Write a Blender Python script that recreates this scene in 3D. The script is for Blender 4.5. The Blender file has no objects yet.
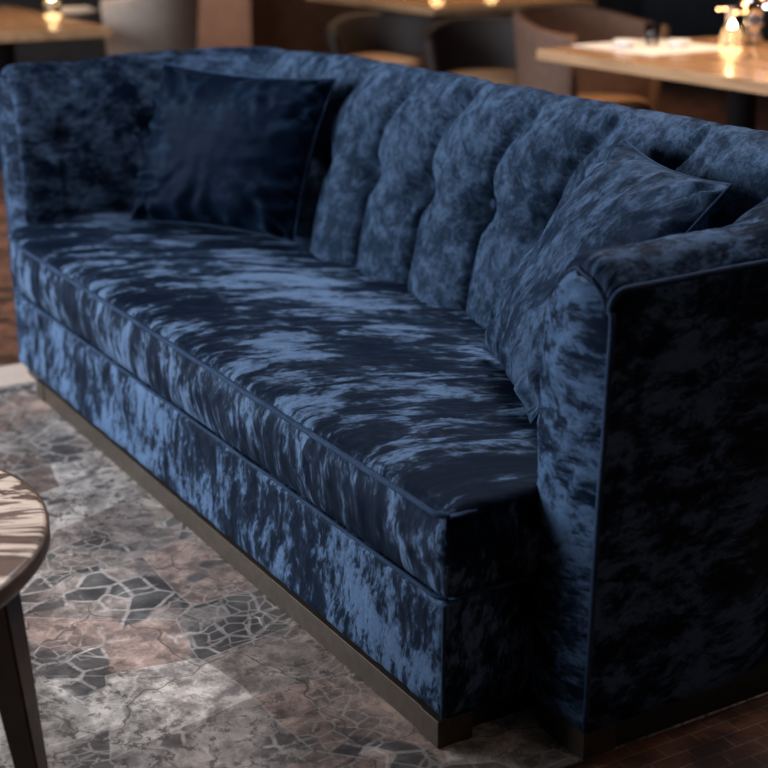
import bpy, bmesh, math, random
from mathutils import Vector, Matrix, noise
random.seed(7)
SC = bpy.context.scene
COL = SC.collection
PI = math.pi

# ---------------------------------------------------------------- helpers
def lerp(a, b, t): return a + (b - a) * t
def clamp(x, a=0.0, b=1.0): return max(a, min(b, x))
def sstep(a, b, x):
    t = clamp((x - a) / (b - a)); return t * t * (3 - 2 * t)
def nz(x, y, z=0.0): return noise.noise(Vector((x, y, z)))
def fbm(x, y, z=0.0, o=3):
    s = 0; a = 1
    for i in range(o):
        s += a * nz(x, y, z); a *= .5; x *= 2.1; y *= 2.1; z *= 2.1
    return s

def link(name, verts, faces, mat, parent=None, uv=None, smooth=True, fuv=None):
    me = bpy.data.meshes.new(name)
    me.from_pydata([tuple(v) for v in verts], [], faces)
    me.materials.append(mat)
    if smooth:
        me.polygons.foreach_set('use_smooth', [True] * len(me.polygons))
    if uv is not None:
        l = me.uv_layers.new(name='UVMap')
        for lp in me.loops: l.data[lp.index].uv = uv[lp.vertex_index]
    elif fuv is not None:
        l = me.uv_layers.new(name='UVMap')
        for p in me.polygons:
            n = p.normal
            for li in p.loop_indices:
                l.data[li].uv = fuv(me.vertices[me.loops[li].vertex_index].co, n)
    me.update()
    o = bpy.data.objects.new(name, me); COL.objects.link(o)
    if parent is not None: o.parent = parent
    return o

def from_bm(name, bm, mat, parent=None, smooth=False):
    me = bpy.data.meshes.new(name)
    bmesh.ops.recalc_face_normals(bm, faces=bm.faces)
    bm.to_mesh(me); bm.free()
    me.materials.append(mat)
    if smooth: me.polygons.foreach_set('use_smooth', [True] * len(me.polygons))
    o = bpy.data.objects.new(name, me); COL.objects.link(o)
    if parent is not None: o.parent = parent
    return o

def box_bm(bm, x0, x1, y0, y1, z0, z1, bev=0.0, seg=2):
    r = bmesh.ops.create_cube(bm, size=1.0)
    vs = r['verts']
    for v in vs:
        v.co = Vector((lerp(x0, x1, v.co.x + .5), lerp(y0, y1, v.co.y + .5), lerp(z0, z1, v.co.z + .5)))
    if bev > 0:
        es = list({e for v in vs for e in v.link_edges})
        bmesh.ops.bevel(bm, geom=es, offset=bev, segments=seg, affect='EDGES', profile=.5)

def box(name, b, mat, parent=None, bev=0.0, seg=2):
    bm = bmesh.new(); box_bm(bm, *b, bev=bev, seg=seg)
    return from_bm(name, bm, mat, parent)

def lathe(name, prof, mat, parent=None, loc=(0, 0, 0), n=32, smooth=True):
    vs = []; fs = []
    m = len(prof)
    for i in range(n):
        a = 2 * PI * i / n
        for r, z in prof: vs.append((loc[0] + r * math.cos(a), loc[1] + r * math.sin(a), loc[2] + z))
    for i in range(n):
        j = (i + 1) % n
        for k in range(m - 1): fs.append((i * m + k, j * m + k, j * m + k + 1, i * m + k + 1))
    bm = bmesh.new()
    V = [bm.verts.new(v) for v in vs]
    for f in fs: bm.faces.new([V[q] for q in f])
    bmesh.ops.remove_doubles(bm, verts=bm.verts, dist=1e-5)
    o = from_bm(name, bm, mat, parent, smooth)
    return o

def tube(name, pts, rad, mat, parent=None, n=10, cap=True):
    """round tube along a polyline; rad number or list"""
    pts = [Vector(p) for p in pts]
    vs = []; fs = []; uv = []
    up = None; L = 0
    for i, p in enumerate(pts):
        if i == 0: t = pts[1] - p
        elif i == len(pts) - 1: t = p - pts[-2]
        else: t = pts[i + 1] - pts[i - 1]
        t.normalize()
        if up is None:
            up = Vector((0, 0, 1)) if abs(t.z) < .9 else Vector((1, 0, 0))
        up = (up - t * up.dot(t)); up.normalize()
        s = t.cross(up)
        r = rad[i] if isinstance(rad, (list, tuple)) else rad
        if i: L += (p - pts[i - 1]).length
        for k in range(n):
            a = 2 * PI * k / n
            vs.append(p + up * (r * math.cos(a)) + s * (r * math.sin(a))); uv.append((L, k / n * r * 6))
    for i in range(len(pts) - 1):
        for k in range(n):
            k2 = (k + 1) % n
            fs.append((i * n + k, i * n + k2, (i + 1) * n + k2, (i + 1) * n + k))
    if cap:
        fs.append(tuple(range(n - 1, -1, -1))); b = (len(pts) - 1) * n; fs.append(tuple(range(b, b + n)))
    return link(name, vs, fs, mat, parent, uv=uv)

def softbox(name, b, r, mat, parent, step, disp=None, post=None, fuv=None):
    """rounded upholstered box with dense faces that can be displaced along the normal"""
    x0, x1, y0, y1, z0, z1 = b
    lo = Vector((x0, y0, z0)); hi = Vector((x1, y1, z1))
    verts = []; idx = {}; faces = []
    n = [max(2, int(round((hi[i] - lo[i]) / step))) for i in range(3)]
    def vid(i, j, k):
        key = (i, j, k)
        if key in idx: return idx[key]
        p = Vector((lerp(x0, x1, i / n[0]), lerp(y0, y1, j / n[1]), lerp(z0, z1, k / n[2])))
        q = Vector([min(max(p[a], lo[a] + r), hi[a] - r) for a in range(3)])
        d = p - q
        if d.length > 1e-9:
            d.normalize(); p = q + d * r
        nn = d
        if disp: p = p + nn * disp(p, nn)
        if post: p = post(p)
        idx[key] = len(verts); verts.append(p); return idx[key]
    def quad(a, b_, c, d): faces.append((a, b_, c, d))
    for i in range(n[0]):
        for j in range(n[1]):
            quad(vid(i, j, n[2]), vid(i + 1, j, n[2]), vid(i + 1, j + 1, n[2]), vid(i, j + 1, n[2]))
            quad(vid(i, j, 0), vid(i, j + 1, 0), vid(i + 1, j + 1, 0), vid(i + 1, j, 0))
    for i in range(n[0]):
        for k in range(n[2]):
            quad(vid(i, 0, k), vid(i + 1, 0, k), vid(i + 1, 0, k + 1), vid(i, 0, k + 1))
            quad(vid(i, n[1], k), vid(i, n[1], k + 1), vid(i + 1, n[1], k + 1), vid(i + 1, n[1], k))
    for j in range(n[1]):
        for k in range(n[2]):
            quad(vid(0, j, k), vid(0, j, k + 1), vid(0, j + 1, k + 1), vid(0, j + 1, k))
            quad(vid(n[0], j, k), vid(n[0], j + 1, k), vid(n[0], j + 1, k + 1), vid(n[0], j, k + 1))
    return link(name, verts, faces, mat, parent, fuv=fuv)

def thing(name, label, cat, loc=(0, 0, 0), rz=0, group=None):
    o = bpy.data.objects.new(name, None); COL.objects.link(o)
    o.empty_display_size = .1
    o.location = loc; o.rotation_euler = (0, 0, rz)
    tag(o, label, cat, group); return o
def tag(o, label, cat, group=None):
    o['label'] = label; o['category'] = cat
    if group: o['group'] = group
    return o
def struct(o): o['kind'] = 'structure'; return o
def copy_tree(o, parent=None):
    c = o.copy(); COL.objects.link(c)
    if parent is not None: c.parent = parent
    for ch in list(o.children): copy_tree(ch, c)
    return c

# ---------------------------------------------------------------- materials
class NT:
    def __init__(s, name):
        s.m = bpy.data.materials.new(name); s.m.use_nodes = True
        s.t = s.m.node_tree; s.b = s.t.nodes['Principled BSDF']
    def n(s, typ, **kw):
        nd = s.t.nodes.new(typ)
        for k, v in kw.items():
            if k in nd.inputs: nd.inputs[k].default_value = v
            else: setattr(nd, k, v)
        return nd
    def l(s, a, b): s.t.links.new(a, b)
    def math(s, op, a, b=0.0, c=None, clampv=False):
        nd = s.t.nodes.new('ShaderNodeMath'); nd.operation = op; nd.use_clamp = clampv
        for i, v in enumerate((a, b, c)):
            if v is None: continue
            if isinstance(v, (int, float)): nd.inputs[i].default_value = v
            else: s.l(v, nd.inputs[i])
        return nd.outputs[0]
    def mix(s, f, a, b):
        nd = s.t.nodes.new('ShaderNodeMix'); nd.data_type = 'RGBA'
        for i, v in ((0, f), (6, a), (7, b)):
            if isinstance(v, (int, float)): nd.inputs[i].default_value = v
            elif isinstance(v, tuple): nd.inputs[i].default_value = v if len(v) == 4 else (*v, 1)
            else: s.l(v, nd.inputs[i])
        return nd.outputs[2]
    def ramp(s, f, stops, interp='LINEAR'):
        nd = s.t.nodes.new('ShaderNodeValToRGB'); cr = nd.color_ramp; cr.interpolation = interp
        while len(cr.elements) < len(stops): cr.elements.new(.5)
        for e, (p, c) in zip(cr.elements, stops):
            e.position = p; e.color = (*c, 1) if len(c) == 3 else c
        s.l(f, nd.inputs[0]); return nd.outputs[0]
    def mr(s, v, a, b, c=0.0, d=1.0, smooth=True):
        nd = s.t.nodes.new('ShaderNodeMapRange'); nd.interpolation_type = 'SMOOTHSTEP' if smooth else 'LINEAR'
        s.l(v, nd.inputs[0])
        for i, x in ((1, a), (2, b), (3, c), (4, d)):
            if isinstance(x, (int, float)): nd.inputs[i].default_value = x
            else: s.l(x, nd.inputs[i])
        return nd.outputs[0]
    def noise(s, vec, scale, detail=4, rough=.55, dist=0.0):
        nd = s.n('ShaderNodeTexNoise', Scale=scale, Detail=detail, Roughness=rough, Distortion=dist)
        if vec is not None: s.l(vec, nd.inputs['Vector'])
        return nd.outputs['Fac']
    def mapping(s, vec, scale=(1, 1, 1), rot=(0, 0, 0), loc=(0, 0, 0)):
        nd = s.n('ShaderNodeMapping'); nd.inputs['Scale'].default_value = scale
        nd.inputs['Rotation'].default_value = rot; nd.inputs['Location'].default_value = loc
        s.l(vec, nd.inputs['Vector']); return nd.outputs[0]

def velvet(name, stretch=(1.0, .45), thr=.5, width=.07, scale=16, rot=0.0, seed=0.0, dark=(.0012, .0034, .009), light=(.088, .142, .238), bump=.5, low=.36, warp=.05, floorv=.02):
    """crushed velvet: nap brushed in streaky patches, laid out in the cloth's own UV metres"""
    s = NT(name)
    tc = s.n('ShaderNodeTexCoord')
    base = s.mapping(tc.outputs['UV'], (1, 1, 1), (0, 0, rot), (seed, seed * .7, 0))
    wn = s.n('ShaderNodeTexNoise', Scale=9.0, Detail=3.0); s.l(base, wn.inputs['Vector'])
    vm = s.n('ShaderNodeVectorMath', operation='MULTIPLY_ADD'); s.l(wn.outputs['Color'], vm.inputs[0])
    vm.inputs[1].default_value = (warp, warp, 0); s.l(base, vm.inputs[2])
    st = s.mapping(vm.outputs[0], (stretch[0], stretch[1], 1))
    z0 = s.noise(s.mapping(base, (1, .6 + .4 * stretch[1], 1)), 4.2, 2, .5)      # where the nap is roughed up
    a1 = s.noise(st, scale, 3, .55, .3)
    a2 = s.noise(st, scale * 3.1, 3, .6, .2)
    a3 = s.noise(st, scale * 8, 2, .6)
    n = s.math('ADD', s.math('ADD', s.math('MULTIPLY', a1, .50), s.math('MULTIPLY', a2, .34)), s.math('MULTIPLY', a3, .16))
    n = s.math('ADD', n, s.math('MULTIPLY', s.math('SUBTRACT', z0, .5), low))
    patch = s.mr(n, thr - width, thr + width)
    soft = s.mr(n, thr - .22, thr + .16)
    fib = s.noise(s.mapping(base, (1, .3, 1)), 380, 2, .6)
    fac = s.math('ADD', s.math('MULTIPLY', patch, .66), s.math('MULTIPLY', s.math('POWER', soft, 1.8), .34 - floorv * .5))
    fac = s.math('MULTIPLY', s.math('ADD', fac, floorv), s.mr(fib, .3, .7, .75, 1.15), clampv=True)
    s.l(s.mix(fac, dark, light), s.b.inputs['Base Color'])
    s.b.inputs['Roughness'].default_value = .60
    s.b.inputs['Specular IOR Level'].default_value = .05
    s.b.inputs['Specular Tint'].default_value = (.18, .38, .85, 1)
    s.b.inputs['Sheen Weight'].default_value = .05
    s.b.inputs['Sheen Roughness'].default_value = .25
    s.l(s.mix(fac, (.05, .12, .32), (.45, .66, 1)), s.b.inputs['Sheen Tint'])
    h = s.math('ADD', s.math('MULTIPLY', a1, .006), s.math('ADD', s.math('MULTIPLY', a2, .0035), s.math('MULTIPLY', fib, .0003)))
    bp = s.n('ShaderNodeBump', Strength=bump, Distance=1.0); s.l(h, bp.inputs['Height']); s.l(bp.outputs[0], s.b.inputs['Normal'])
    return s.m

def plain(name, col, rough=.5, metal=0.0, nscale=0, namp=.25, bump=0.0, spec=.5, coat=0.0, stretch=(1, 1, 1)):
    s = NT(name)
    tc = s.n('ShaderNodeTexCoord')
    if nscale:
        f = s.noise(s.mapping(tc.outputs['Object'], stretch), nscale, 4, .6)
        a = tuple(c * (1 - namp) for c in col); b = tuple(min(1, c * (1 + namp)) for c in col)
        s.l(s.mix(s.mr(f, .3, .7), a, b), s.b.inputs['Base Color'])
        if bump:
            bp = s.n('ShaderNodeBump', Strength=bump, Distance=.01); s.l(f, bp.inputs['Height']); s.l(bp.outputs[0], s.b.inputs['Normal'])
    else: s.b.inputs['Base Color'].default_value = (*col, 1)
    s.b.inputs['Roughness'].default_value = rough; s.b.inputs['Metallic'].default_value = metal
    s.b.inputs['Specular IOR Level'].default_value = spec; s.b.inputs['Coat Weight'].default_value = coat
    return s.m

def emit(name, col, strength):
    s = NT(name); s.b.inputs['Base Color'].default_value = (*col, 1)
    s.b.inputs['Emission Color'].default_value = (*col, 1); s.b.inputs['Emission Strength'].default_value = strength
    return s.m

def glass(name, col=(1, 1, 1), rough=.02):
    s = NT(name); s.b.inputs['Base Color'].default_value = (*col, 1); s.b.inputs['Roughness'].default_value = rough
    s.b.inputs['Transmission Weight'].default_value = 1.0; s.b.inputs['IOR'].default_value = 1.45
    return s.m

def rug_mat():
    s = NT('rug_marble'); tc = s.n('ShaderNodeTexCoord'); P = tc.outputs['Object']
    wn = s.n('ShaderNodeTexNoise', Scale=5.0, Detail=3.0); s.l(P, wn.inputs['Vector'])
    def warp(a):
        vm = s.n('ShaderNodeVectorMath', operation='MULTIPLY_ADD'); s.l(wn.outputs['Color'], vm.inputs[0])
        vm.inputs[1].default_value = (a, a, 0); s.l(P, vm.inputs[2]); return vm.outputs[0]
    def vor(vec, sc, feat='F1', rnd=1.0):
        v = s.n('ShaderNodeTexVoronoi', Scale=sc, Randomness=rnd); v.feature = feat; v.voronoi_dimensions = '2D'; s.l(vec, v.inputs['Vector']); return v
    big = vor(s.mapping(warp(.03), (1, 1, 1), (0, 0, .5)), 3.6)          # angular slabs
    sep = s.n('ShaderNodeSeparateColor'); s.l(big.outputs['Color'], sep.inputs[0])
    rc = sep.outputs[0]; rc2 = sep.outputs[1]
    slab = s.ramp(rc, [(0, (.44, .38, .34)), (.28, (.78, .68, .60)), (.46, (.52, .36, .29)), (.64, (.42, .34, .29)), (.82, (.23, .155, .12))], 'CONSTANT')
    m = s.noise(warp(.1), 15, 8, .72, .25)
    m2 = s.noise(warp(.1), 45, 4, .7)
    slab = s.mix(s.mr(m, .38, .58), s.mix(.72, slab, (.09, .075, .07)), slab)
    slab = s.mix(s.math('MULTIPLY', s.mr(m, .56, .72), .6), slab, (.72, .64, .58))
    slab = s.mix(s.math('MULTIPLY', s.mr(m2, .5, .68), .4), slab, (.13, .10, .09))
    small = vor(warp(.05), 15, 'DISTANCE_TO_EDGE'); smallc = vor(warp(.05), 15)
    sp2 = s.n('ShaderNodeSeparateColor'); s.l(smallc.outputs['Color'], sp2.inputs[0])
    zone = s.mr(s.math('ADD', s.noise(P, 4.2, 2, .5), s.math('MULTIPLY', s.math('SUBTRACT', rc2, .5), .22)), .55, .585)
    peb = s.math('MULTIPLY', zone, s.mr(sp2.outputs[0], .25, .3))
    pebc = s.mix(s.mr(m, .35, .65), (.035, .033, .034), (.13, .125, .12))
    c = s.mix(s.math('MULTIPLY', peb, .93), slab, pebc)
    netw = s.mr(small.outputs['Distance'], .03, .09, 1, 0)
    c = s.mix(s.math('MULTIPLY', s.math('MULTIPLY', netw, zone), .85), c, (.50, .44, .40))
    t1 = vor(warp(.09), 27, 'DISTANCE_TO_EDGE')
    zone2 = s.mr(s.noise(s.mapping(P, (1, 1, 1), (0, 0, 0), (3, 1, 0)), 3.6, 2, .5), .53, .57)
    c = s.mix(s.math('MULTIPLY', zone2, .6), c, s.mix(.55, c, (.05, .042, .04)))
    c = s.mix(s.math('MULTIPLY', s.math('MULTIPLY', s.mr(t1.outputs['Distance'], .02, .10, 1, 0), zone2), .6), c, (.50, .43, .38))
    v2 = vor(warp(.20), 4.1, 'DISTANCE_TO_EDGE')
    vein = s.mr(v2.outputs['Distance'], .0, .022, 1, 0)
    c = s.mix(s.math('MULTIPLY', vein, s.mr(s.noise(P, 6, 2), .46, .62, .0, .85)), c, (.74, .66, .60))
    v3 = vor(warp(.26), 2.9, 'DISTANCE_TO_EDGE')
    c = s.mix(s.math('MULTIPLY', s.mr(v3.outputs['Distance'], 0, .010, 1, 0), .75), c, (.06, .04, .035))
    be = vor(s.mapping(warp(.03), (1, 1, 1), (0, 0, .5)), 3.6, 'DISTANCE_TO_EDGE')
    c = s.mix(s.math('MULTIPLY', s.mr(be.outputs['Distance'], 0, .012, 1, 0), .5), c, (.6, .52, .47))
    m5 = s.noise(s.mapping(P, (1, 1, 1), (0, 0, 0), (.9, .35, 0)), 2.1, 2, .5)
    c = s.mix(s.math('MULTIPLY', s.mr(m5, .44, .62), .42), c, s.mix(.66, c, (.075, .045, .032)))
    m6 = s.noise(warp(.05), 38, 4, .75)
    c = s.mix(s.math('MULTIPLY', s.mr(m6, .53, .60), s.mr(m5, .40, .62, .25, .85)), c, (.05, .036, .03))
    m4 = s.noise(warp(.12), 26, 6, .7, .3)
    c = s.mix(s.mr(m4, .44, .58, .3, 0), c, (.07, .055, .048))
    s.l(c, s.b.inputs['Base Color'])
    s.l(s.mr(m, .3, .7, .38, .6), s.b.inputs['Roughness'])
    s.b.inputs['Specular IOR Level'].default_value = .35
    fib = s.noise(P, 300, 2)
    bp = s.n('ShaderNodeBump', Strength=.25, Distance=.004); s.l(s.math('ADD', s.math('MULTIPLY', fib, .3), m), bp.inputs['Height']); s.l(bp.outputs[0], s.b.inputs['Normal'])
    return s.m

def floor_mat():
    s = NT('floor_pavers'); tc = s.n('ShaderNodeTexCoord')
    P = s.mapping(tc.outputs['Object'], (1, 1, 1), (0, 0, PI / 2))
    br = s.n('ShaderNodeTexBrick'); s.l(P, br.inputs['Vector'])
    br.inputs['Scale'].default_value = 8.5; br.inputs['Mortar Size'].default_value = .008
    br.inputs['Color1'].default_value = (.26, .10, .055, 1); br.inputs['Color2'].default_value = (.15, .062, .036, 1)
    br.inputs['Mortar'].default_value = (.42, .26, .17, 1); br.inputs['Row Height'].default_value = .3; br.inputs['Brick Width'].default_value = .7
    n = s.noise(tc.outputs['Object'], 9, 5, .65, .5)
    c = s.mix(s.mr(n, .38, .62), s.mix(.75, br.outputs['Color'], (.012, .009, .007)), br.outputs['Color'])
    s.l(c, s.b.inputs['Base Color']); s.b.inputs['Roughness'].default_value = .42
    bp = s.n('ShaderNodeBump', Strength=.3, Distance=.003); s.l(n, bp.inputs['Height']); s.l(bp.outputs[0], s.b.inputs['Normal'])
    return s.m

def marble_mat():
    s = NT('banded_marble'); tc = s.n('ShaderNodeTexCoord')
    P = s.mapping(tc.outputs['Object'], (1, 1, 1), (0, 0, -1.04))
    st = s.mapping(P, (.8, 3.4, 1))
    n = s.noise(st, 3.0, 5, .6, .6)
    c = s.ramp(n, [(0, (.14, .09, .07)), (.40, (.22, .15, .12)), (.475, (.15, .10, .08)), (.495, (.80, .64, .52)), (.56, (.88, .72, .60)), (.575, (.26, .18, .145)), (.63, (.18, .12, .10)), (.65, (.85, .68, .56))])
    n2 = s.noise(st, 16, 4, .7, .5)
    c = s.mix(s.math('MULTIPLY', s.mr(n2, .55, .62), .35), c, (.10, .068, .052))
    s.l(c, s.b.inputs['Base Color']); s.b.inputs['Roughness'].default_value = .25
    return s.m

def wood(name, a, b, scale=3.0, rough=.4, rot=0.0):
    s = NT(name); tc = s.n('ShaderNodeTexCoord')
    P = s.mapping(tc.outputs['Object'], (1, 9, 9), (0, 0, rot))
    n = s.noise(P, scale, 5, .6, .8)
    s.l(s.mix(s.mr(n, .3, .7), a, b), s.b.inputs['Base Color']); s.b.inputs['Roughness'].default_value = rough
    return s.m

M = {}
M['cushion'] = velvet('velvet_cushion', (1.0, .36), .55, .055, 19, seed=3.1, low=.58, light=(.095, .146, .235))
M['base'] = velvet('velvet_base', (1.0, .40), .515, .055, 23, rot=.3, seed=8.3)
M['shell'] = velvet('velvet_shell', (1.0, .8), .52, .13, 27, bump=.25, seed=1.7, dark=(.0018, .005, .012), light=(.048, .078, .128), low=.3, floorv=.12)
M['arm'] = velvet('velvet_arm', (.6, 1.0), .53, .07, 20, seed=6.6, light=(.058, .098, .17))
M['pillow'] = velvet('velvet_pillow', (1.0, .7), .54, .12, 19, seed=9.4, light=(.052, .084, .14), floorv=.1)
M['dark_pillow'] = velvet('velvet_dark_pillow', (1.0, .7), .60, .12, 10, seed=2.4, light=(.010, .022, .042))
M['piping'] = velvet('velvet_piping', (1, 1), .5, .2, 14, seed=4, dark=(.010, .018, .038), light=(.030, .050, .088), bump=.1, floorv=.25)
M['shaded_arm'] = velvet('velvet_arm_shaded', (.6, 1.0), .55, .14, 23, seed=6.6, light=(.052, .085, .145))  # far arm's shade put into the velvet colour: darker, fewer light patches
M['bronze'] = plain('bronze_plinth', (.085, .062, .045), .42, .75, 40, .15)
M['rug'] = rug_mat(); M['floor'] = floor_mat(); M['marble'] = marble_mat()
M['border'] = plain('rug_border', (.62, .47, .38), .8, 0, 60, .08)
M['darkwood'] = wood('dark_walnut', (.026, .014, .008), (.055, .030, .016))
M['rim'] = wood('bronze_wood_rim', (.06, .033, .018), (.13, .072, .038))
M['tabletop'] = wood('warm_oak', (.36, .20, .10), (.52, .31, .17), 2.5, .2)
M['black'] = plain('black_metal', (.008, .008, .009), .45)
M['chair_tan'] = plain('tan_upholstery', (.12, .06, .036), .75, 0, 30, .15)
M['chair_grey'] = plain('taupe_upholstery', (.30, .235, .19), .75, 0, 30, .1)
M['chair_brown'] = plain('brown_upholstery', (.022, .012, .008), .7, 0, 30, .15)
M['seat_tan'] = plain('tan_seat_leather', (.38, .21, .11), .6, 0, 20, .1)
M['linen'] = plain('white_linen', (.75, .72, .7), .8, 0, 80, .05)
M['ceramic'] = plain('white_ceramic', (.8, .78, .75), .2)
M['glass'] = glass('clear_glass')
M['wax'] = emit('candle_glow', (1.0, .62, .28), 3.5)
M['amber'] = emit('fairy_light', (1.0, .5, .22), 18)
M['coolbulb'] = emit('cool_fairy_light', (.7, .8, 1.0), 8)
emit_flame = emit('flame', (1, .7, .35), 60)
M['wall'] = plain('dark_plaster', (.035, .033, .034), .85, 0, 4, .2)
M['wall_blue'] = plain('slate_plaster', (.03, .034, .04), .85, 0, 4, .2)
M['ceiling'] = plain('ceiling_plaster', (.12, .11, .1), .9, 0, 5, .1)
M['pillar'] = plain('tan_stone_pillar', (.55, .30, .2), .7, 0, 6, .12)
M['panel'] = wood('brown_panel', (.055, .026, .014), (.095, .048, .026), 2.0, .5)
M['trim'] = plain('window_trim', (.05, .045, .04), .5)
M['twig'] = plain('dry_twig', (.12, .06, .035), .8)

# ---------------------------------------------------------------- camera (fitted)
cp = dict(f=1.4707, pitch=.3245, yaw=2.607, roll=-.0029, c=(1.8353, -1.192, 1.4032))
fw = Vector((math.cos(cp['pitch']) * math.cos(cp['yaw']), math.cos(cp['pitch']) * math.sin(cp['yaw']), -math.sin(cp['pitch'])))
rt = fw.cross(Vector((0, 0, 1))).normalized(); up = rt.cross(fw)
r2 = rt * math.cos(cp['roll']) + up * math.sin(cp['roll']); u2 = -rt * math.sin(cp['roll']) + up * math.cos(cp['roll'])
cam_d = bpy.data.cameras.new('camera'); cam = bpy.data.objects.new('camera', cam_d); COL.objects.link(cam)
mw = Matrix(((r2.x, u2.x, -fw.x, cp['c'][0]), (r2.y, u2.y, -fw.y, cp['c'][1]), (r2.z, u2.z, -fw.z, cp['c'][2]), (0, 0, 0, 1)))
cam.matrix_world = mw
cam_d.sensor_width = 36; cam_d.lens = cp['f'] * 1000 / 768 * 36
cam_d.clip_start = .05; cam_d.clip_end = 60
cam_d.dof.use_dof = True; cam_d.dof.focus_distance = 2.75
cam_d.dof.aperture_fstop = (cam_d.lens / 1000) / .024
SC.camera = cam

# ---------------------------------------------------------------- sofa
sofa = thing('sofa', 'deep blue crushed velvet tuxedo sofa with tufted back on a bronze plinth', 'sofa', (0, 0, 0))

XL, XR = -2.42, 0.0       # inner faces of the arms
YB = .673                 # inner face of the back at seat level
RC = .20                  # inner corner radius
YFR, YFL = .19, .085      # arm fronts
# path along the inner line, right front -> back -> left front
seg_r = (YB - RC) - YFR
arc = RC * PI / 2
seg_b = (XR - RC) - (XL + RC)
seg_l = (YB - RC) - YFL
S1 = seg_r; S2 = S1 + arc; S3 = S2 + seg_b; S4 = S3 + arc; S5 = S4 + seg_l
def path(s):
    if s <= S1: return Vector((XR, YFR + s, 0)), Vector((1, 0, 0))
    if s <= S2:
        a = (s - S1) / RC
        return Vector((XR - RC + RC * math.cos(a), YB - RC + RC * math.sin(a), 0)), Vector((math.cos(a), math.sin(a), 0))
    if s <= S3: return Vector((XR - RC - (s - S2), YB, 0)), Vector((0, 1, 0))
    if s <= S4:
        a = PI / 2 + (s - S3) / RC
        return Vector((XL + RC + RC * math.cos(a), YB - RC + RC * math.sin(a), 0)), Vector((math.cos(a), math.sin(a), 0))
    return Vector((XL, YB - RC - (s - S4), 0)), Vector((-1, 0, 0))

# profiles as (offset outward, height); index of the piping vertex kept equal
ARM = [(-.006, .06), (-.010, .30), (-.012, .50), (-.010, .64), (-.004, .735), (.012, .80), (.042, .848), (.086, .874), (.135, .867), (.168, .828), (.176, .802), (.170, .60), (.160, .30), (.157, .06)]
BCK = [(0, .06), (0, .30), (0, .45), (.025, .58), (.055, .70), (.075, .80), (.095, .885), (.140, .955), (.185, .965), (.235, .930), (.255, .880), (.26, .60), (.26, .30), (.26, .06)]
NSUB = [6, 6, 7, 6, 6, 6, 6, 5, 5, 4, 8, 6, 6]
PIPE = 9
def catmull(pts):
    out = []; mark = []
    for i in range(len(pts) - 1):
        p0 = pts[max(i - 1, 0)]; p1 = pts[i]; p2 = pts[i + 1]; p3 = pts[min(i + 2, len(pts) - 1)]
        mark.append(len(out))
        for k in range(NSUB[i]):
            t = k / NSUB[i]
            out.append(tuple(.5 * ((2 * b) + (-a + c) * t + (2 * a - 5 * b + 4 * c - d) * t * t + (-a + 3 * b - 3 * c + d) * t ** 3) for a, b, c, d in zip(p0, p1, p2, p3)))
    mark.append(len(out)); out.append(pts[-1])
    return out, mark
A_c, MARK = catmull(ARM); B_c, _ = catmull(BCK)
NP_ = len(A_c)
def blend(s):
    if s < (S1 + S2) / 2: return sstep(S1 + .13, S2 + .20, s)
    return 1 - sstep(S3 - .05, S4 + .18, s)
def profile(s):
    b = blend(s)
    out = []
    if s < S2: lift = .004 * sstep(0, S1, s)
    else: lift = .035 + .0 * s
    left = s > (S2 + S3) / 2
    for (a, c) in zip(A_c, B_c):
        o = lerp(a[0], c[0], b); z = lerp(a[1], c[1], b)
        k = sstep(.45, .85, z)
        if left: z += k * ((1 - b) * .040 - b * .020 * sstep(S3 - .5, S3, s))
        else: z += k * (1 - b) * lift
        out.append((o, z))
    return out
PITCH = .262
S_BTN0 = S2 + (XR - RC) - (-.707)    # path position of the button at x=-0.707
S_BTN0 = S2 + ((XR - RC) + .707)
BZ = .70
def tuft(s, o, z, nrmz, inner):
    """displacement along the surface normal for the tufted inner surface"""
    if not inner: return .002 * fbm(s * 9, z * 9, 5)
    zk = sstep(.70, .97, z)
    shift = .13 * zk * zk
    wide = s > S4 - .06 or s < S1 + .06
    q = (s - S_BTN0 + shift) / PITCH
    fr = q - math.floor(q + .5)                 # -.5 .. .5, 0 on the seam
    a = abs(fr) * PITCH                         # distance to seam in metres
    puff = min(1.0, (a / (PITCH * .5))) ** .42
    amp = .054 * lerp(1, .3, sstep(S3 - .05, S3 + .2, s))
    if s < S1 + .02: amp = 0.0                    # near arm inner face stays plain
    elif s < S2: amp *= sstep(S1 + .02, S2, s)
    dz = z - BZ
    top = 1 - .92 * sstep(.88, .962, z)
    d = amp * (puff - .62) * top
    r = math.sqrt(a * a + dz * dz * 1.0)
    k = 1.0 if s > S2 - .1 else 0.0
    k *= lerp(1, .35, sstep(S3 + .05, S4 + .05, s))
    d -= k * .046 * math.exp(-(r / .040) ** 2)
    # pull creases either side of each button
    d -= k * .020 * math.exp(-(dz / .024) ** 2) * math.exp(-(a / .075) ** 2)
    ang = math.atan2(dz, a + 1e-6)
    d += k * .0035 * math.sin(ang * 9 + 4 * nz(s * 5, z * 5)) * math.exp(-(r / .075) ** 2) * sstep(.01, .03, r)
    d -= .014 * math.exp(-(a / .009) ** 2) * (1 if S2 - .05 < s else 0) * lerp(1, .35, sstep(S3 - .05, S3 + .2, s)) * lerp(1, .4, sstep(.92, .965, z)) * sstep(.42, .5, z)
    d += .002 * fbm(s * 14, z * 7, 2) + .002 * fbm(s * 40, z * 22, 8, 2)
    return d

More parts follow.
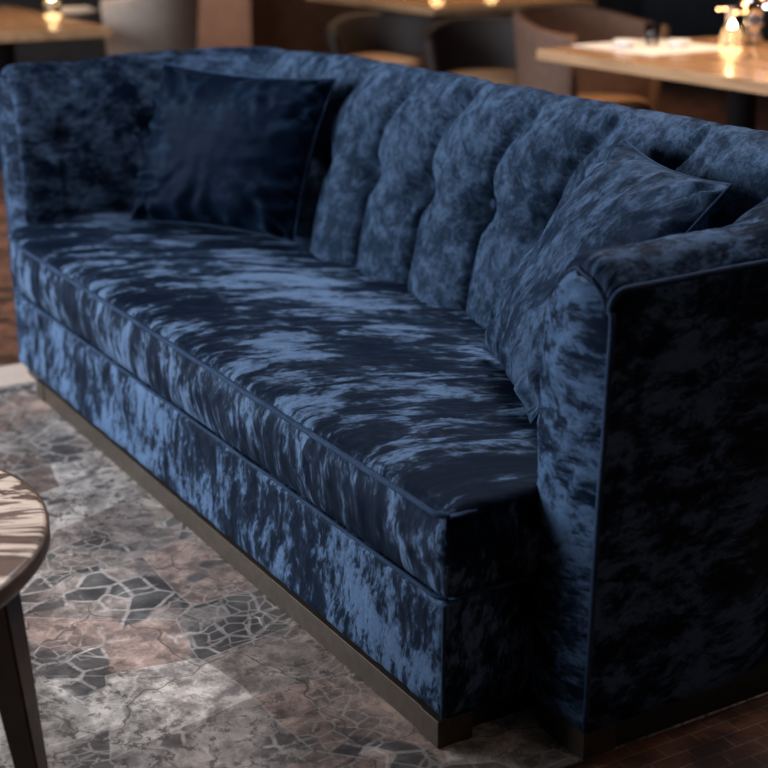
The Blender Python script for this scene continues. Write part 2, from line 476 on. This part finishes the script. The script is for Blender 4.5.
def shell_row(s, edge=0.0, dy=0.0):
    """ring of points at path position s; edge = rounding inset near an arm front, dy = shift along the path"""
    p, n = path(s)
    pr = profile(s); row = []
    tl = 0; ul = []
    for i, (o, z) in enumerate(pr):
        o0, z0 = pr[max(i - 1, 0)]; o1, z1 = pr[min(i + 1, NP_ - 1)]
        t = Vector((o1 - o0, z1 - z0)); t.normalize()
        nn = Vector((-t.y, t.x))                    # points to the room on the inner side, up at the crest
        inner = i < MARK[PIPE] - 2
        if i: tl += math.hypot(o - pr[i - 1][0], z - pr[i - 1][1])
        d = tuft(s, o, z, nn.y, inner)
        if z < .12: d *= sstep(.06, .12, z)
        # arm wrinkles
        if s < S1 + .1 and inner: d += .0025 * math.sin(z * 60 + 6 * nz(s * 3, z * 4, 3)) * sstep(S1, 0, s)
        if edge > 0:
            if i <= MARK[7]:
                f = lerp(.5, .8, clamp(nn.y))
                o -= nn.x * edge * f; z -= nn.y * edge * f
            elif i <= MARK[PIPE]: z -= edge
            else: z -= edge * sstep(.55, .80, z)
        q = p + n * (o + nn.x * d) + Vector((0, 0, z + nn.y * d))
        row.append(q + Vector((0, dy, 0))); ul.append((s * 1.0, tl))
    return row, ul

def shell_mesh(name, s0, s1, mat, cap=None, step=.0055):
    n = max(2, int((s1 - s0) / step))
    rows = []; us = []
    RR = .032
    pre = []
    def caprows():
        out = []
        K = 7
        for k in range(K, -1, -1):
            th = (k / K) * PI / 2
            e = RR * (1 - math.cos(th)); dy = -(RR * math.sin(th) - RR)
            out.append((e, dy))
        return out
    if cap == 'start':
        for e, dy in caprows():
            r, u = shell_row(0.0, e, dy); rows.append(r); us.append([(dy, b) for a, b in u])
        # skip the first RR of straight shell, it is replaced by the rounding
        for i in range(1, n + 1):
            s = lerp(RR + .001, s1, i / n); r, u = shell_row(s); rows.append(r); us.append(u)
    elif cap == 'end':
        for i in range(n):
            s = lerp(s0, S5 - RR - .001, i / n); r, u = shell_row(s); rows.append(r); us.append(u)
        for e, dy in reversed(caprows()):
            r, u = shell_row(S5, e, dy); rows.append(r); us.append([(a - dy, b) for a, b in u])
    else:
        for i in range(n + 1):
            r, u = shell_row(lerp(s0, s1, i / n)); rows.append(r); us.append(u)
    vs = [v for r in rows for v in r]; uv = [u for r in us for u in r]; fs = []
    for i in range(len(rows) - 1):
        for k in range(NP_ - 1):
            a = i * NP_ + k; b = a + NP_
            fs.append((a, a + 1, b + 1, b))
        fs.append((i * NP_, (i + 1) * NP_, (i + 1) * NP_ + NP_ - 1, i * NP_ + NP_ - 1))  # underside
    # front cap, rows across from the inner side to the outer side
    if cap:
        base = 0 if cap == 'start' else (len(rows) - 1) * NP_
        row = rows[0] if cap == 'start' else rows[-1]
        yf = row[0].y
        mid = MARK[8]
        nA = mid; nB = NP_ - 1 - mid
        J = 60; Mx = 14
        grid = []
        for j in range(J + 1):
            t = j / J
            def samp(f):
                i = int(math.floor(f)); g = f - i
                if i >= NP_ - 1: return row[-1].copy(), uv[base + NP_ - 1]
                return row[i].lerp(row[i + 1], g), (lerp(uv[base + i][0], uv[base + i + 1][0], g), lerp(uv[base + i][1], uv[base + i + 1][1], g))
            # pair by height
            pa, _ = samp(t * nA)
            z = pa.z
            lo, hi = mid, NP_ - 1
            for _i in range(30):
                m_ = (lo + hi) / 2
                if samp(m_)[0].z > z: lo = m_
                else: hi = m_
            pb, _ = samp(lo)
            line = []
            for m_ in range(Mx + 1):
                g = m_ / Mx
                q = pa.lerp(pb, g)
                bul = .016 * (1 - (2 * g - 1) ** 2) * sstep(0, .04, z - .06)
                wr = .0022 * math.sin(z * 75 - g * 3 + 7 * nz(g * 2, z * 5, 9)) * math.sin(g * PI) + .003 * fbm(g * 3, z * 12, 4) * math.sin(g * PI)
                q.y -= (bul + wr)
                line.append(len(vs)); vs.append(q); uv.append((q.x * 1.0 - q.y, q.z))
            grid.append(line)
        for j in range(J):
            for m_ in range(Mx):
                f = (grid[j][m_], grid[j][m_ + 1], grid[j + 1][m_ + 1], grid[j + 1][m_])
                fs.append(f if cap == 'start' else tuple(reversed(f)))
    o = link(name, vs, fs, mat, sofa, uv=uv)
    bm = bmesh.new(); bm.from_mesh(o.data)
    bmesh.ops.remove_doubles(bm, verts=bm.verts, dist=.0004)
    bmesh.ops.recalc_face_normals(bm, faces=bm.faces)
    bm.to_mesh(o.data); bm.free()
    # piping along the outer edge
    if cap:
        seq = rows if cap == 'start' else rows[::-1]
        r0 = seq[0]
        down = [r0[i] for i in range(NP_ - 1, MARK[PIPE], -1)]
        along = [r[MARK[PIPE]] for r in seq]
        pts = down[::2] + along[:9] + along[9::3]
        sx = 1 if cap == 'start' else -1
        pts = [q + Vector((sx * .001, 0, .001)) for q in pts]
        pts[0].z = .064
        tube('piping', pts, .0055, M['piping'], o)
        # short seam over the front of the arm top
        crest = [r0[i] + Vector((0, -.004, .002)) for i in range(MARK[6] + 2, MARK[PIPE] + 1, 2)]
        tube('seam', crest, .0024, M['piping'], o)
    return o

right_arm = shell_mesh('armrest', 0, S1 + .14, M['arm'], 'start')
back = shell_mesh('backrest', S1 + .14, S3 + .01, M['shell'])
left_arm = shell_mesh('armrest', S3 + .01, S5, M['shaded_arm'], 'end')
back['label'] = 'channel tufted velvet backrest with a row of buttons'

# buttons
k = 0
for i in range(-3, 12):
    s = S_BTN0 + i * PITCH
    if s < S2 - .05 or s > S5 - .12: continue
    p, n = path(s)
    pr = profile(s)
    q = min(pr[:MARK[7]], key=lambda a: abs(a[1] - BZ))
    amp = .030 if s < S4 else .009
    c = p + n * (q[0] + .034 * .9 + amp * .55 - .004) + Vector((0, 0, BZ))
    bm = bmesh.new(); bmesh.ops.create_uvsphere(bm, u_segments=14, v_segments=8, radius=.013)
    rot = Vector((0, 0, 1)).rotation_difference(-n).to_matrix().to_4x4()
    bmesh.ops.transform(bm, matrix=Matrix.Translation(c) @ rot @ Matrix.Diagonal((1, 1, .5, 1)), verts=bm.verts)
    from_bm('button', bm, M['piping'], back if S1 + .14 < s < S3 + .01 else (right_arm if s < S2 else left_arm), True)

# seat base and cushion
def leftcorner(rad, xl0=XL):
    def f(p):
        y = p.y
        if p.x < -2.0:
            g = clamp(y / rad)
            xl = xl0 + .125 * (1 - math.sqrt(max(0, 1 - (1 - g) ** 2)))
            t = (-2.0 - p.x) / (-2.0 - xl0)
            return Vector((-2.0 - t * (-2.0 - xl), p.y, p.z))
        return p
    return f
def gflow(y):
    y = max(0, y)
    return .50 * y - .085 * (1 - math.exp(-y / .07))
def fuv_seat(co, n):
    if abs(n.x) > .75: return (co.y * 1.0 + .3, co.z)
    if n.z > .5: return (co.x - gflow(co.y), co.y + co.z)
    return (co.x, co.y + co.z)
def d_base(p, n):
    d = .006 * fbm(p.x * 3.5, p.z * 7, p.y * 4) * (1 if abs(n.z) < .7 else .2)
    d += .0022 * fbm(p.x * 22, p.z * 9, p.y * 22 + 4, 2)
    return d
base = softbox('seat_base', (XL, 0.0, 0.007, .70, .060, .283), .014, M['base'], sofa, .012, d_base, leftcorner(.12), fuv_seat)

def d_cush(p, n):
    top = clamp(n.z)
    side = clamp(1 - abs(n.z))
    d = 0.0
    if n.z > .2:
        y = clamp(p.y / .68)
        d += .012 * math.sin(clamp(y * 1.0 + .05) * PI) + .004
        # wrinkles leave the front seam square, then bend and run back across the seat
        u = p.x - gflow(p.y) + .03 * nz(p.x * 3, p.y * 3, 7)
        fr = sstep(0, .05, p.y) * (1 - .6 * sstep(.15, .45, p.y))
        d += .0020 * math.sin(u * 210 + 5 * nz(u * 5, p.y * 2, 1)) * fr * top * (.4 + clamp(nz(u * 6, p.y * 3, 2) + .5))
        d += .008 * fbm(u * 5, p.y * 1.6, 3, 3) * sstep(0, .1, p.y) * top
        for (k1, k2, am, sd) in ((8, 1.5, .0065, 11), (17, 2.2, .0035, 23)):
            rid = 1 - abs(nz(u * k1, p.y * k2, sd)) * 5
            d += am * max(0, rid) ** 2 * sstep(.01, .12, p.y) * top * clamp(nz(u * 3, p.y * 3, sd + 5) + .6)
    if side > .3 and p.y < .4 or n.x > .5:
        h = (p.z - .295) / (.45 - .295)
        d += .014 * math.sin(clamp(h) * PI) * side
        d += .0028 * math.sin(p.x * 120 + p.y * 110 + 6 * nz(p.x * 5, p.z * 12, p.y * 5)) * side * (.35 + .65 * clamp(nz(p.x * 4, 1, p.z * 3) + .5)) * math.sin(clamp(h) * PI)
        d += .004 * fbm(p.x * 12, p.z * 10, p.y * 12, 2) * side
    return d
cush = softbox('seat_cushion', (XL, .008, .006, .70, .287, .446), .016, M['cushion'], sofa, .0075, d_cush, leftcorner(.13), fuv_seat)
lc = leftcorner(.13)
for zz, off in ((.441, .003), (.2925, .003)):
    pts = []
    for i in range(11): pts.append(Vector((.010, .58 - i * .057, zz)))
    for i in range(6):
        a = i / 5 * PI / 2; pts.append(Vector((-.022 + .032 * math.cos(a), .030 - .030 * math.sin(a) - .002, zz)))
    for i in range(1, 45): pts.append(Vector((lerp(-.022, -2.2, i / 44), -.001, zz)))
    for i in range(1, 12):
        pts.append(lc(Vector((XL - .001, lerp(0, .15, i / 11), zz))))
    # let it waver slightly like sewn cord
    pts = [p + Vector((.002 * nz(p.x * 9, p.y * 9, 1), .002 * nz(p.x * 9, p.y * 9, 4), .002 * nz(p.x * 6, p.y * 6, 8))) for p in pts]
    tube('piping', pts, .0055 if zz > .4 else .004, M['piping'], cush)
# corner seam of the seat base
tube('seam', [Vector((.0005, .0085, lerp(.066, .276, i / 8))) for i in range(9)], .004, M['piping'], base)

# plinth: flush front strip, recessed sides, square foot blocks
bm = bmesh.new()
box_bm(bm, -2.13, -.005, .004, .024, 0.007, .0585, .001)
pl = from_bm('plinth_strip', bm, M['bronze'], sofa)
bm = bmesh.new()
box_bm(bm, -2.38, -.03, .045, .66, .007, .0585)
box_bm(bm, .01, .149, .26, .86, .007, .0585)
box_bm(bm, -2.55, -2.44, .16, .86, .007, .0585)
from_bm('plinth_recess', bm, M['black'], sofa)
for (x0, x1, y0, y1) in ((-.06, -.002, .001, .072), (-2.16, -2.10, .001, .075), (.03, .154, .192, .262), (-2.57, -2.45, .10, .17), (.04, .15, .84, .92), (-2.57, -2.45, .84, .92)):
    box('foot', (x0, x1, y0, y1, .0065, .0590), M['bronze'], sofa, .0012)

# ---------------------------------------------------------------- pillows
def pillow(name, TL, TR, BR, BL, thick, mat, label, nrm_hint, seed=0, wr=1.0, dents=None):
    TL, TR, BR, BL = map(Vector, (TL, TR, BR, BL))
    cen = (TL + TR + BR + BL) / 4
    N = (TR - TL).cross(BL - TL).normalized()
    if N.dot(Vector(nrm_hint)) < 0: N = -N
    G = 84
    vs = []; uv = []; fs = []
    for side in (1, -1):
        for j in range(G + 1):
            for i in range(G + 1):
                a = i / G * 2 - 1; b = j / G * 2 - 1        # b=-1 top
                # edges pull in between the corners
                pin = .075
                aa = a * (1 - pin * (1 - b * b) * abs(a) ** 1.5); bb = b * (1 - pin * (1 - a * a) * abs(b) ** 1.5)
                s_, t_ = (aa + 1) / 2, (bb + 1) / 2
                P = (TL.lerp(TR, s_)).lerp(BL.lerp(BR, s_), t_)
                ea = 1 - abs(a) ** 2.6; eb = 1 - abs(b) ** 2.6
                h = (max(0, ea * eb)) ** .55
                w = 0
                edge = min(1 - abs(a), 1 - abs(b))
                e2 = math.exp(-edge * 4.2) * (.45 + clamp(.6 + nz(a * 3 + seed, b * 3, 5)))
                # gathers that run in from the seams
                u_ = a if (1 - abs(b)) < (1 - abs(a)) else b
                w += .0085 * wr * math.sin(u_ * 20 + 5 * nz(a * 2 + seed, b * 2, side)) * e2 * sstep(0, .08, edge)
                dg = math.exp(-(((abs(a) - 1) ** 2 + (abs(b) - 1) ** 2) / .35))
                w += .009 * min(wr, 1.1) * math.sin((abs(a) - abs(b)) * 16 + 3 * nz(a * 3, b * 3, seed)) * dg * sstep(0, .1, edge)
                w += .008 * min(wr, 1.0) * fbm(a * 1.7 + seed, b * 1.7, side * 3.0, 3) * h
                if dents:
                    for (da, db, dr, dd) in dents:
                        w -= dd * math.exp(-((a - da) ** 2 + (b - db) ** 2) / (dr * dr))
                q = P + N * side * (h * thick / 2 + w * (1 if edge > 0 else 0))
                vs.append(q - cen); uv.append((a * .26 + side, b * .26))
    n1 = (G + 1) ** 2
    for sd in (0, 1):
        for j in range(G):
            for i in range(G):
                q = sd * n1 + j * (G + 1) + i
                f = (q, q + 1, q + G + 2, q + G + 1)
                fs.append(f if sd == 0 else f[::-1])
    root = thing(name, label, 'pillow', cen)
    o = link('pillow_cover', vs, fs, mat, root, uv=uv)
    bm = bmesh.new(); bm.from_mesh(o.data); bmesh.ops.remove_doubles(bm, verts=bm.verts, dist=.0006)
    bmesh.ops.recalc_face_normals(bm, faces=bm.faces); bm.to_mesh(o.data); bm.free()
    # cord seam round the edge
    ring = []
    for (j0, i0, j1, i1) in ((0, 0, 0, G), (0, G, G, G), (G, G, G, 0), (G, 0, 0, 0)):
        for t in range(0, G, 3):
            jj = round(lerp(j0, j1, t / G)); ii = round(lerp(i0, i1, t / G)); ring.append(vs[jj * (G + 1) + ii])
    ring.append(ring[0])
    tube('seam', ring, .0026, M['piping'], root, 8, False)
    return root

pillow('throw_pillow', (-2.25, .48, .925), (-1.655, .73, .925), (-1.72, .625, .478), (-2.21, .335, .478), .17, M['dark_pillow'],
       'dark navy velvet square pillow propped in the far left corner of the sofa', (.5, -.7, .4), 3, 1.9,
       dents=[(.0, -1.0, .22, .03)])
pillow('throw_pillow', (-.465, .735, .925), (.03, .555, .932), (-.20, .325, .478), (-.61, .50, .482), .17, M['pillow'],
       'mottled blue velvet pillow leaning behind the near right arm of the sofa', (-.3, -.75, .5), 8, 1.7)

# ---------------------------------------------------------------- rug and floor
def slab(name, b, mat, bev=0): return box(name, b, mat, None, bev)
fl = struct(box('floor', (-13, 3.4, -3.4, 12, -.1, 0), M['floor']))
rug = thing('rug', 'marble patterned area rug in grey and blush under the sofa', 'rug', (0, 0, 0))
box('rug_field', (-2.30, .150, -2.6, 1.3, 0.0005, .006), M['rug'], rug, .002)
ob = box('rug_border', (-2.50, -2.302, -2.6, 1.3, 0.0005, .0065), M['border'], rug, .002); ob['label'] = 'pale beige border band'

# ---------------------------------------------------------------- side table
st = thing('side_table', 'round marble topped side table with dark splayed wooden legs', 'side table', (-.42, -.95, 0))
lathe('table_top', [(0, .44), (.405, .44), (.411, .449), (.411, .4505), (.405, .4525), (0, .4525)], M['marble'], st, n=96)
lathe('rim', [(.0, .408), (.392, .408), (.408, .414), (.4165, .425), (.4165, .446), (.4155, .4505), (.411, .4505), (.404, .438), (0, .438)], M['rim'], st, n=96)
def tleg(a):
    # square tapering leg
    c, s_ = math.cos(a), math.sin(a)
    r0, r1 = .355, .40
    vs = []
    for (r, z, w) in ((r0, .409, .029), (r1, .007, .017)):
        for dx, dy in ((-1, -1), (1, -1), (1, 1), (-1, 1)):
            x = r + dx * w; y = dy * w
            vs.append((x * c - y * s_, x * s_ + y * c, z))
    bm = bmesh.new(); V = [bm.verts.new(v) for v in vs]
    for f in ((0, 3, 2, 1), (4, 5, 6, 7), (0, 1, 5, 4), (1, 2, 6, 5), (2, 3, 7, 6), (3, 0, 4, 7)): bm.faces.new([V[i] for i in f])
    bmesh.ops.bevel(bm, geom=list(bm.edges), offset=.003, segments=2, affect='EDGES')
    from_bm('leg', bm, M['darkwood'], st)
for q in range(3): tleg(math.radians(50) + q * 2 * PI / 3)

# ---------------------------------------------------------------- dining room behind
def dining_table(x0, x1, y0, y1, px, py, label):
    t = thing('dining_table', label, 'table', (px, py, 0), 0, 'oak dining tables behind the sofa')
    box('tabletop', (x0 - px, x1 - px, y0 - py, y1 - py, .705, .75), M['tabletop'], t, .004)
    lathe('pedestal', [(0, .02), (.06, .02), (.06, .69), (.16, .69), (.16, .704), (0, .704)], M['black'], t, n=24)
    lathe('foot_plate', [(0, 0), (.27, 0), (.27, .012), (.24, .02), (0, .02)], M['black'], t, n=32)
    return t
dining_table(-3.39, -1.62, 2.67, 3.72, -2.55, 3.08, 'warm oak dining table with a candle and white placemat behind the near sofa back')
dining_table(-7.2, -5.6, 3.55, 4.75, -6.0, 3.98, 'oak dining table at the top centre, furthest behind the sofa')
dining_table(-7.1, -5.36, .30, 1.50, -6.0, 1.12, 'oak dining table behind the far left arm with a small candle')

def barrel_chair(loc, rz, label, mat, seatmat, h=.80, R_=.31):
    t = thing('barrel_chair', label, 'chair', loc, rz, 'barrel chairs round the dining tables')
    # seat
    lathe('seat', [(0, .38), (.24, .38), (.265, .40), (.265, .435), (.24, .455), (0, .462)], seatmat, t, n=36)
    # backrest shell wraps round -x side, front opens to +x
    vs = []; fs = []; n = 44
    span = 1.95
    for i in range(n + 1):
        u = i / n * 2 - 1; a = PI + u * span
        top = lerp(h, h - .08, sstep(.25, 1, abs(u))); bot = .30
        prof = []
        th = .028
        for k in range(9):
            g = k / 8; prof.append((R_ - th + .04 * g * g, lerp(bot, top - .02, g)))
        for k in range(1, 6):
            b = PI - k / 6 * PI; prof.append((R_ + .04 + th * math.cos(b), top - .02 + .028 * math.sin(b)))
        for k in range(9):
            g = 1 - k / 8; prof.append((R_ + th + .04 * g * g, lerp(bot, top - .02, g)))
        m = len(prof)
        for r, z in prof: vs.append((r * math.cos(a), r * math.sin(a), z))
    for i in range(n):
        for k in range(m):
            k2 = (k + 1) % m; fs.append((i * m + k, i * m + k2, (i + 1) * m + k2, (i + 1) * m + k))
    fs.append(tuple(range(m))); fs.append(tuple(range(n * m + m - 1, n * m - 1, -1)))
    o = link('backrest', vs, fs, mat, t)
    bm = bmesh.new(); bm.from_mesh(o.data); bmesh.ops.recalc_face_normals(bm, faces=bm.faces); bm.to_mesh(o.data); bm.free()
    for a in (PI / 4, 3 * PI / 4, 5 * PI / 4, 7 * PI / 4):
        tube('leg', [(.2 * math.cos(a), .2 * math.sin(a), .39), (.25 * math.cos(a), .25 * math.sin(a), 0)], [.018, .011], M['darkwood'], t)
    return t
barrel_chair((-3.70, 3.25, 0), .25, 'brown barrel chair drawn up to the left end of the candlelit table', M['chair_tan'], M['seat_tan'], .86, .33)
barrel_chair((-4.85, 3.45, 0), -.6, 'dark barrel chair with a tan seat standing free left of the candlelit table', M['chair_brown'], M['seat_tan'], .72)
barrel_chair((-5.85, 3.40, 0), -.5, 'low dark barrel chair with a tan seat tucked under the top centre table', M['chair_brown'], M['seat_tan'], .685)
barrel_chair((-6.15, 1.95, 0), -2.2, 'pale taupe barrel chair behind the far left table', M['chair_grey'], M['chair_grey'], .92, .28)

# tabletop things
def votive(loc, label, s=1.0, group='votive candles on the dining tables'):
    t = thing('votive_candle', label, 'candle', loc, 0, group)
    lathe('glass_holder', [(0, .0), (.036 * s, 0), (.042 * s, .01), (.044 * s, .085 * s), (.041 * s, .085 * s), (.038 * s, .012), (0, .008)], M['glass'], t, n=28)
    lathe('wax', [(0, .010), (.034 * s, .010), (.034 * s, .05 * s), (.02 * s, .056 * s), (0, .056 * s)], M['wax'], t, n=24)
    lathe('flame', [(0, .056 * s), (.011, .062 * s), (.016, .076 * s), (.011, .094 * s), (0, .112 * s)], emit_flame, t, n=14)
    return t

votive((-2.90, 3.33, .7505), 'glowing glass candle on the right dining table beside the flower vase', 1.15)
votive((-6.18, 1.46, .7505), 'small glowing candle on the far left dining table', 1.1)
votive((-5.95, 3.80, .7505), 'glowing candle on the top centre table, near its corner', 1.0)
votive((-6.02, 4.25, .7505), 'glowing candle on the top centre table, towards the right', .9)

def placemat(x, y, rz, w, d, label):
    t = thing('placemat', label, 'placemat', (x, y, .7505), rz, 'white linen placemats')
    box('cloth', (-w / 2, w / 2, -d / 2, d / 2, 0, .003), M['linen'], t, .001)
    return t
placemat(-3.17, 3.14, .05, .52, .50, 'white linen placemat lying on the right dining table')
def small_bowl(x, y, r, label):
    t = thing('small_bowl', label, 'bowl', (x, y, .7540), 0, 'small dishes on the right dining table')
    lathe('bowl', [(0, 0), (r * .5, 0), (r, .028), (r * .96, .03), (r * .5, .006), (0, .006)], M['ceramic'], t, n=28)
    return t
small_bowl(-3.22, 3.02, .055, 'white dish on the placemat, the one nearest the sofa')
small_bowl(-3.10, 3.22, .05, 'white dish on the placemat, the one nearest the candle')
def tumbler(x, y, z, label):
    t = thing('glass_tumbler', label, 'glass', (x, y, z), 0, 'glass tumblers')
    lathe('glass', [(0, 0), (.030, 0), (.036, .09), (.0335, .09), (.028, .008), (0, .008)], M['glass'], t, n=28)
    return t
tumbler(-3.22, 3.17, .754, 'clear glass tumbler in the middle of the white placemat')
def wine_glass(x, y, label):
    t = thing('wine_glass', label, 'glass', (x, y, .7505), 0)
    lathe('glass', [(0, 0), (.034, 0), (.034, .002), (.005, .006), (.0035, .012), (.0035, .085), (.02, .10), (.037, .13), (.038, .16), (.030, .205), (.029, .205), (.0365, .16), (.035, .13), (.018, .104), (0, .098)], M['glass'], t, n=28)
    return t
wine_glass(-2.66, 3.22, 'stemmed clear glass standing right of the glowing candle')
def plate(x, y, label):
    t = thing('dinner_plate', label, 'plate', (x, y, .7505), 0)
    lathe('plate', [(0, 0), (.08, 0), (.14, .016), (.139, .019), (.08, .005), (0, .005)], M['ceramic'], t, n=40)
    nb = bmesh.new(); box_bm(nb, -.05, .05, -.09, .09, .0195, .035, .006)
    nk = from_bm('folded_napkin', nb, M['linen'], None, True); nk.location = (x, y, .7505)
    tag(nk, 'folded white napkin on the plate of the far left table', 'napkin')
plate(-6.30, 1.62, 'white plate under a folded napkin on the far left table')
# upright menu card left of the candle
mc = thing('menu_card', 'upright brown card holder standing left of the glowing candle', 'card', (-2.99, 3.40, .7505), .6)
box('card', (-.017, .017, -.004, .004, .008, .17), M['chair_grey'], mc, .001); box('card_base', (-.022, .022, -.02, .02, 0, .01), M['darkwood'], mc, .002)
# vase of dried stems with fairy lights
vs_ = thing('flower_vase', 'glass vase of dried stems strung with tiny warm lights behind the candle', 'vase', (-3.02, 3.57, .7505))
lathe('vase', [(0, 0), (.035, 0), (.042, .02), (.038, .07), (.026, .11), (.029, .12), (.026, .12), (.023, .11), (.034, .07), (.038, .02), (.03, .008), (0, .008)], M['glass'], vs_, n=32)
rnd = random.Random(5)
for i in range(17):
    a = rnd.uniform(0, 2 * PI); sp = rnd.uniform(.04, .17); h = rnd.uniform(.14, .25)
    pts = [(.012 * math.cos(a), .012 * math.sin(a), .012), (.015 * math.cos(a), .015 * math.sin(a), .115), (.5 * sp * math.cos(a), .5 * sp * math.sin(a), .115 + (h - .115) * .6 + .02), (sp * math.cos(a), sp * math.sin(a), h)]
    tw = tube('stem', pts, [.003, .0025, .002, .0015], M['twig'], vs_, 6)
    for j in range(3):
        f = rnd.uniform(.25, 1); c = Vector(pts[2]).lerp(Vector(pts[3]), f)
        bm = bmesh.new(); bmesh.ops.create_icosphere(bm, subdivisions=2, radius=.005 if i % 3 else .0075)
        bmesh.ops.translate(bm, verts=bm.verts, vec=c + Vector((.003, 0, -.003)))
        from_bm('tiny_light', bm, M['coolbulb'] if (i % 5 == 2) else M['amber'], tw, True)

# ---------------------------------------------------------------- room shell
X0, X1, Y0, Y1, H = -9.2, 3.4, -3.4, 8.2, 3.0
struct(box('wall_back', (X0 - .15, X1 + .15, Y1, Y1 + .15, 0, H), M['wall_blue']))
struct(box('wall_left', (X0 - .15, X0, Y0, Y1, 0, H), M['wall']))
struct(box('wall_right', (X1, X1 + .15, Y0, Y1, 0, H), M['wall']))
struct(box('ceiling', (X0 - .15, X1 + .15, Y0 - .15, Y1 + .15, H, H + .1), M['ceiling']))
WX0, WX1, WZ0, WZ1 = -5.4, -1.6, .75, 2.7
bm = bmesh.new()
box_bm(bm, X0 - .15, WX0, Y0 - .15, Y0, 0, H); box_bm(bm, WX1, X1 + .15, Y0 - .15, Y0, 0, H)
box_bm(bm, WX0, WX1, Y0 - .15, Y0, 0, WZ0); box_bm(bm, WX0, WX1, Y0 - .15, Y0, WZ1, H)
struct(from_bm('wall_front', bm, M['wall']))
bm = bmesh.new()
for i in range(4):
    x = lerp(WX0 + .025, WX1 - .025, i / 3); box_bm(bm, x - .025, x + .025, Y0 - .1, Y0 - .04, WZ0, WZ1)
box_bm(bm, WX0, WX1, Y0 - .1, Y0 - .04, WZ0, WZ0 + .05); box_bm(bm, WX0, WX1, Y0 - .1, Y0 - .04, WZ1 - .05, WZ1)
struct(from_bm('window_1', bm, M['trim']))
struct(box('trim_1', (-8.4, -7.95, 3.10, 3.50, 0, H - .001), M['pillar']))
struct(box('trim_2', (-8.5, -8.2, 3.55, 4.55, 0, H - .001), M['panel']))
struct(box('baseboard_back', (X0, X1, Y1 - .02, Y1 - .001, 0, .12), M['darkwood']))

# ---------------------------------------------------------------- light
w = bpy.data.worlds.new('world'); SC.world = w; w.use_nodes = True
w.node_tree.nodes['Background'].inputs[0].default_value = (.55, .72, 1, 1)
w.node_tree.nodes['Background'].inputs[1].default_value = .6
def area(name, loc, target, sx, sy, col, power, spread=PI):
    d = bpy.data.lights.new(name, 'AREA'); d.shape = 'RECTANGLE'; d.size = sx; d.size_y = sy
    d.color = col; d.energy = power; d.spread = spread
    o = bpy.data.objects.new(name, d); COL.objects.link(o); o.location = loc
    o.rotation_euler = (Vector(target) - Vector(loc)).to_track_quat('-Z', 'Y').to_euler()
    return o
area('window_daylight', ((WX0 + WX1) / 2, Y0 - .02, (WZ0 + WZ1) / 2), (-2.0, 0, .5), WX1 - WX0 - .1, WZ1 - WZ0 - .1, (.80, .89, 1.0), 450)
area('ceiling_lamp', (-1.0, 1.25, 2.7), (-.9, .9, 0), 2.4, .7, (.90, .92, 1.0), 72)
def spot(loc, power, col=(1, .68, .42), size=.1, ang=1.6, tgt=None):
    d = bpy.data.lights.new('pendant_or_fill_spot', 'SPOT'); d.energy = power; d.color = col; d.shadow_soft_size = size; d.spot_size = ang; d.spot_blend = .6
    o = bpy.data.objects.new('pendant_or_fill_spot', d); COL.objects.link(o); o.location = loc
    t = tgt or (loc[0], loc[1], 0)
    o.rotation_euler = (Vector(t) - Vector(loc)).to_track_quat('-Z', 'Y').to_euler()
area('right_fill', (3.2, 1.2, 2.2), (.3, .5, .2), .5, .8, (1, .80, .66), 5)  # unseen warm fill, added to lift the near arm's outer panel and floor
spot((-2.7, 3.2, 2.2), 150); spot((-6.2, 4.1, 2.3), 110); spot((-6.0, 1.1, 2.3), 90)
spot((-7.0, 3.0, 2.7), 60, tgt=(-8.1, 3.6, .3))  # no pendant here: spot added to brighten the tan pillar and panel
spot((1.05, .55, 2.6), 14, (1, .66, .42), .12, .7)  # unseen spot added to brighten the floor beside the near arm
spot((-.45, -1.3, 2.4), 34, (1, .70, .50), .15, 1.15)

SC.view_settings.view_transform = 'Standard'; SC.view_settings.look = 'None'
SC.view_settings.gamma = 1; SC.view_settings.use_curve_mapping = False
SC.view_settings.exposure = 0.0
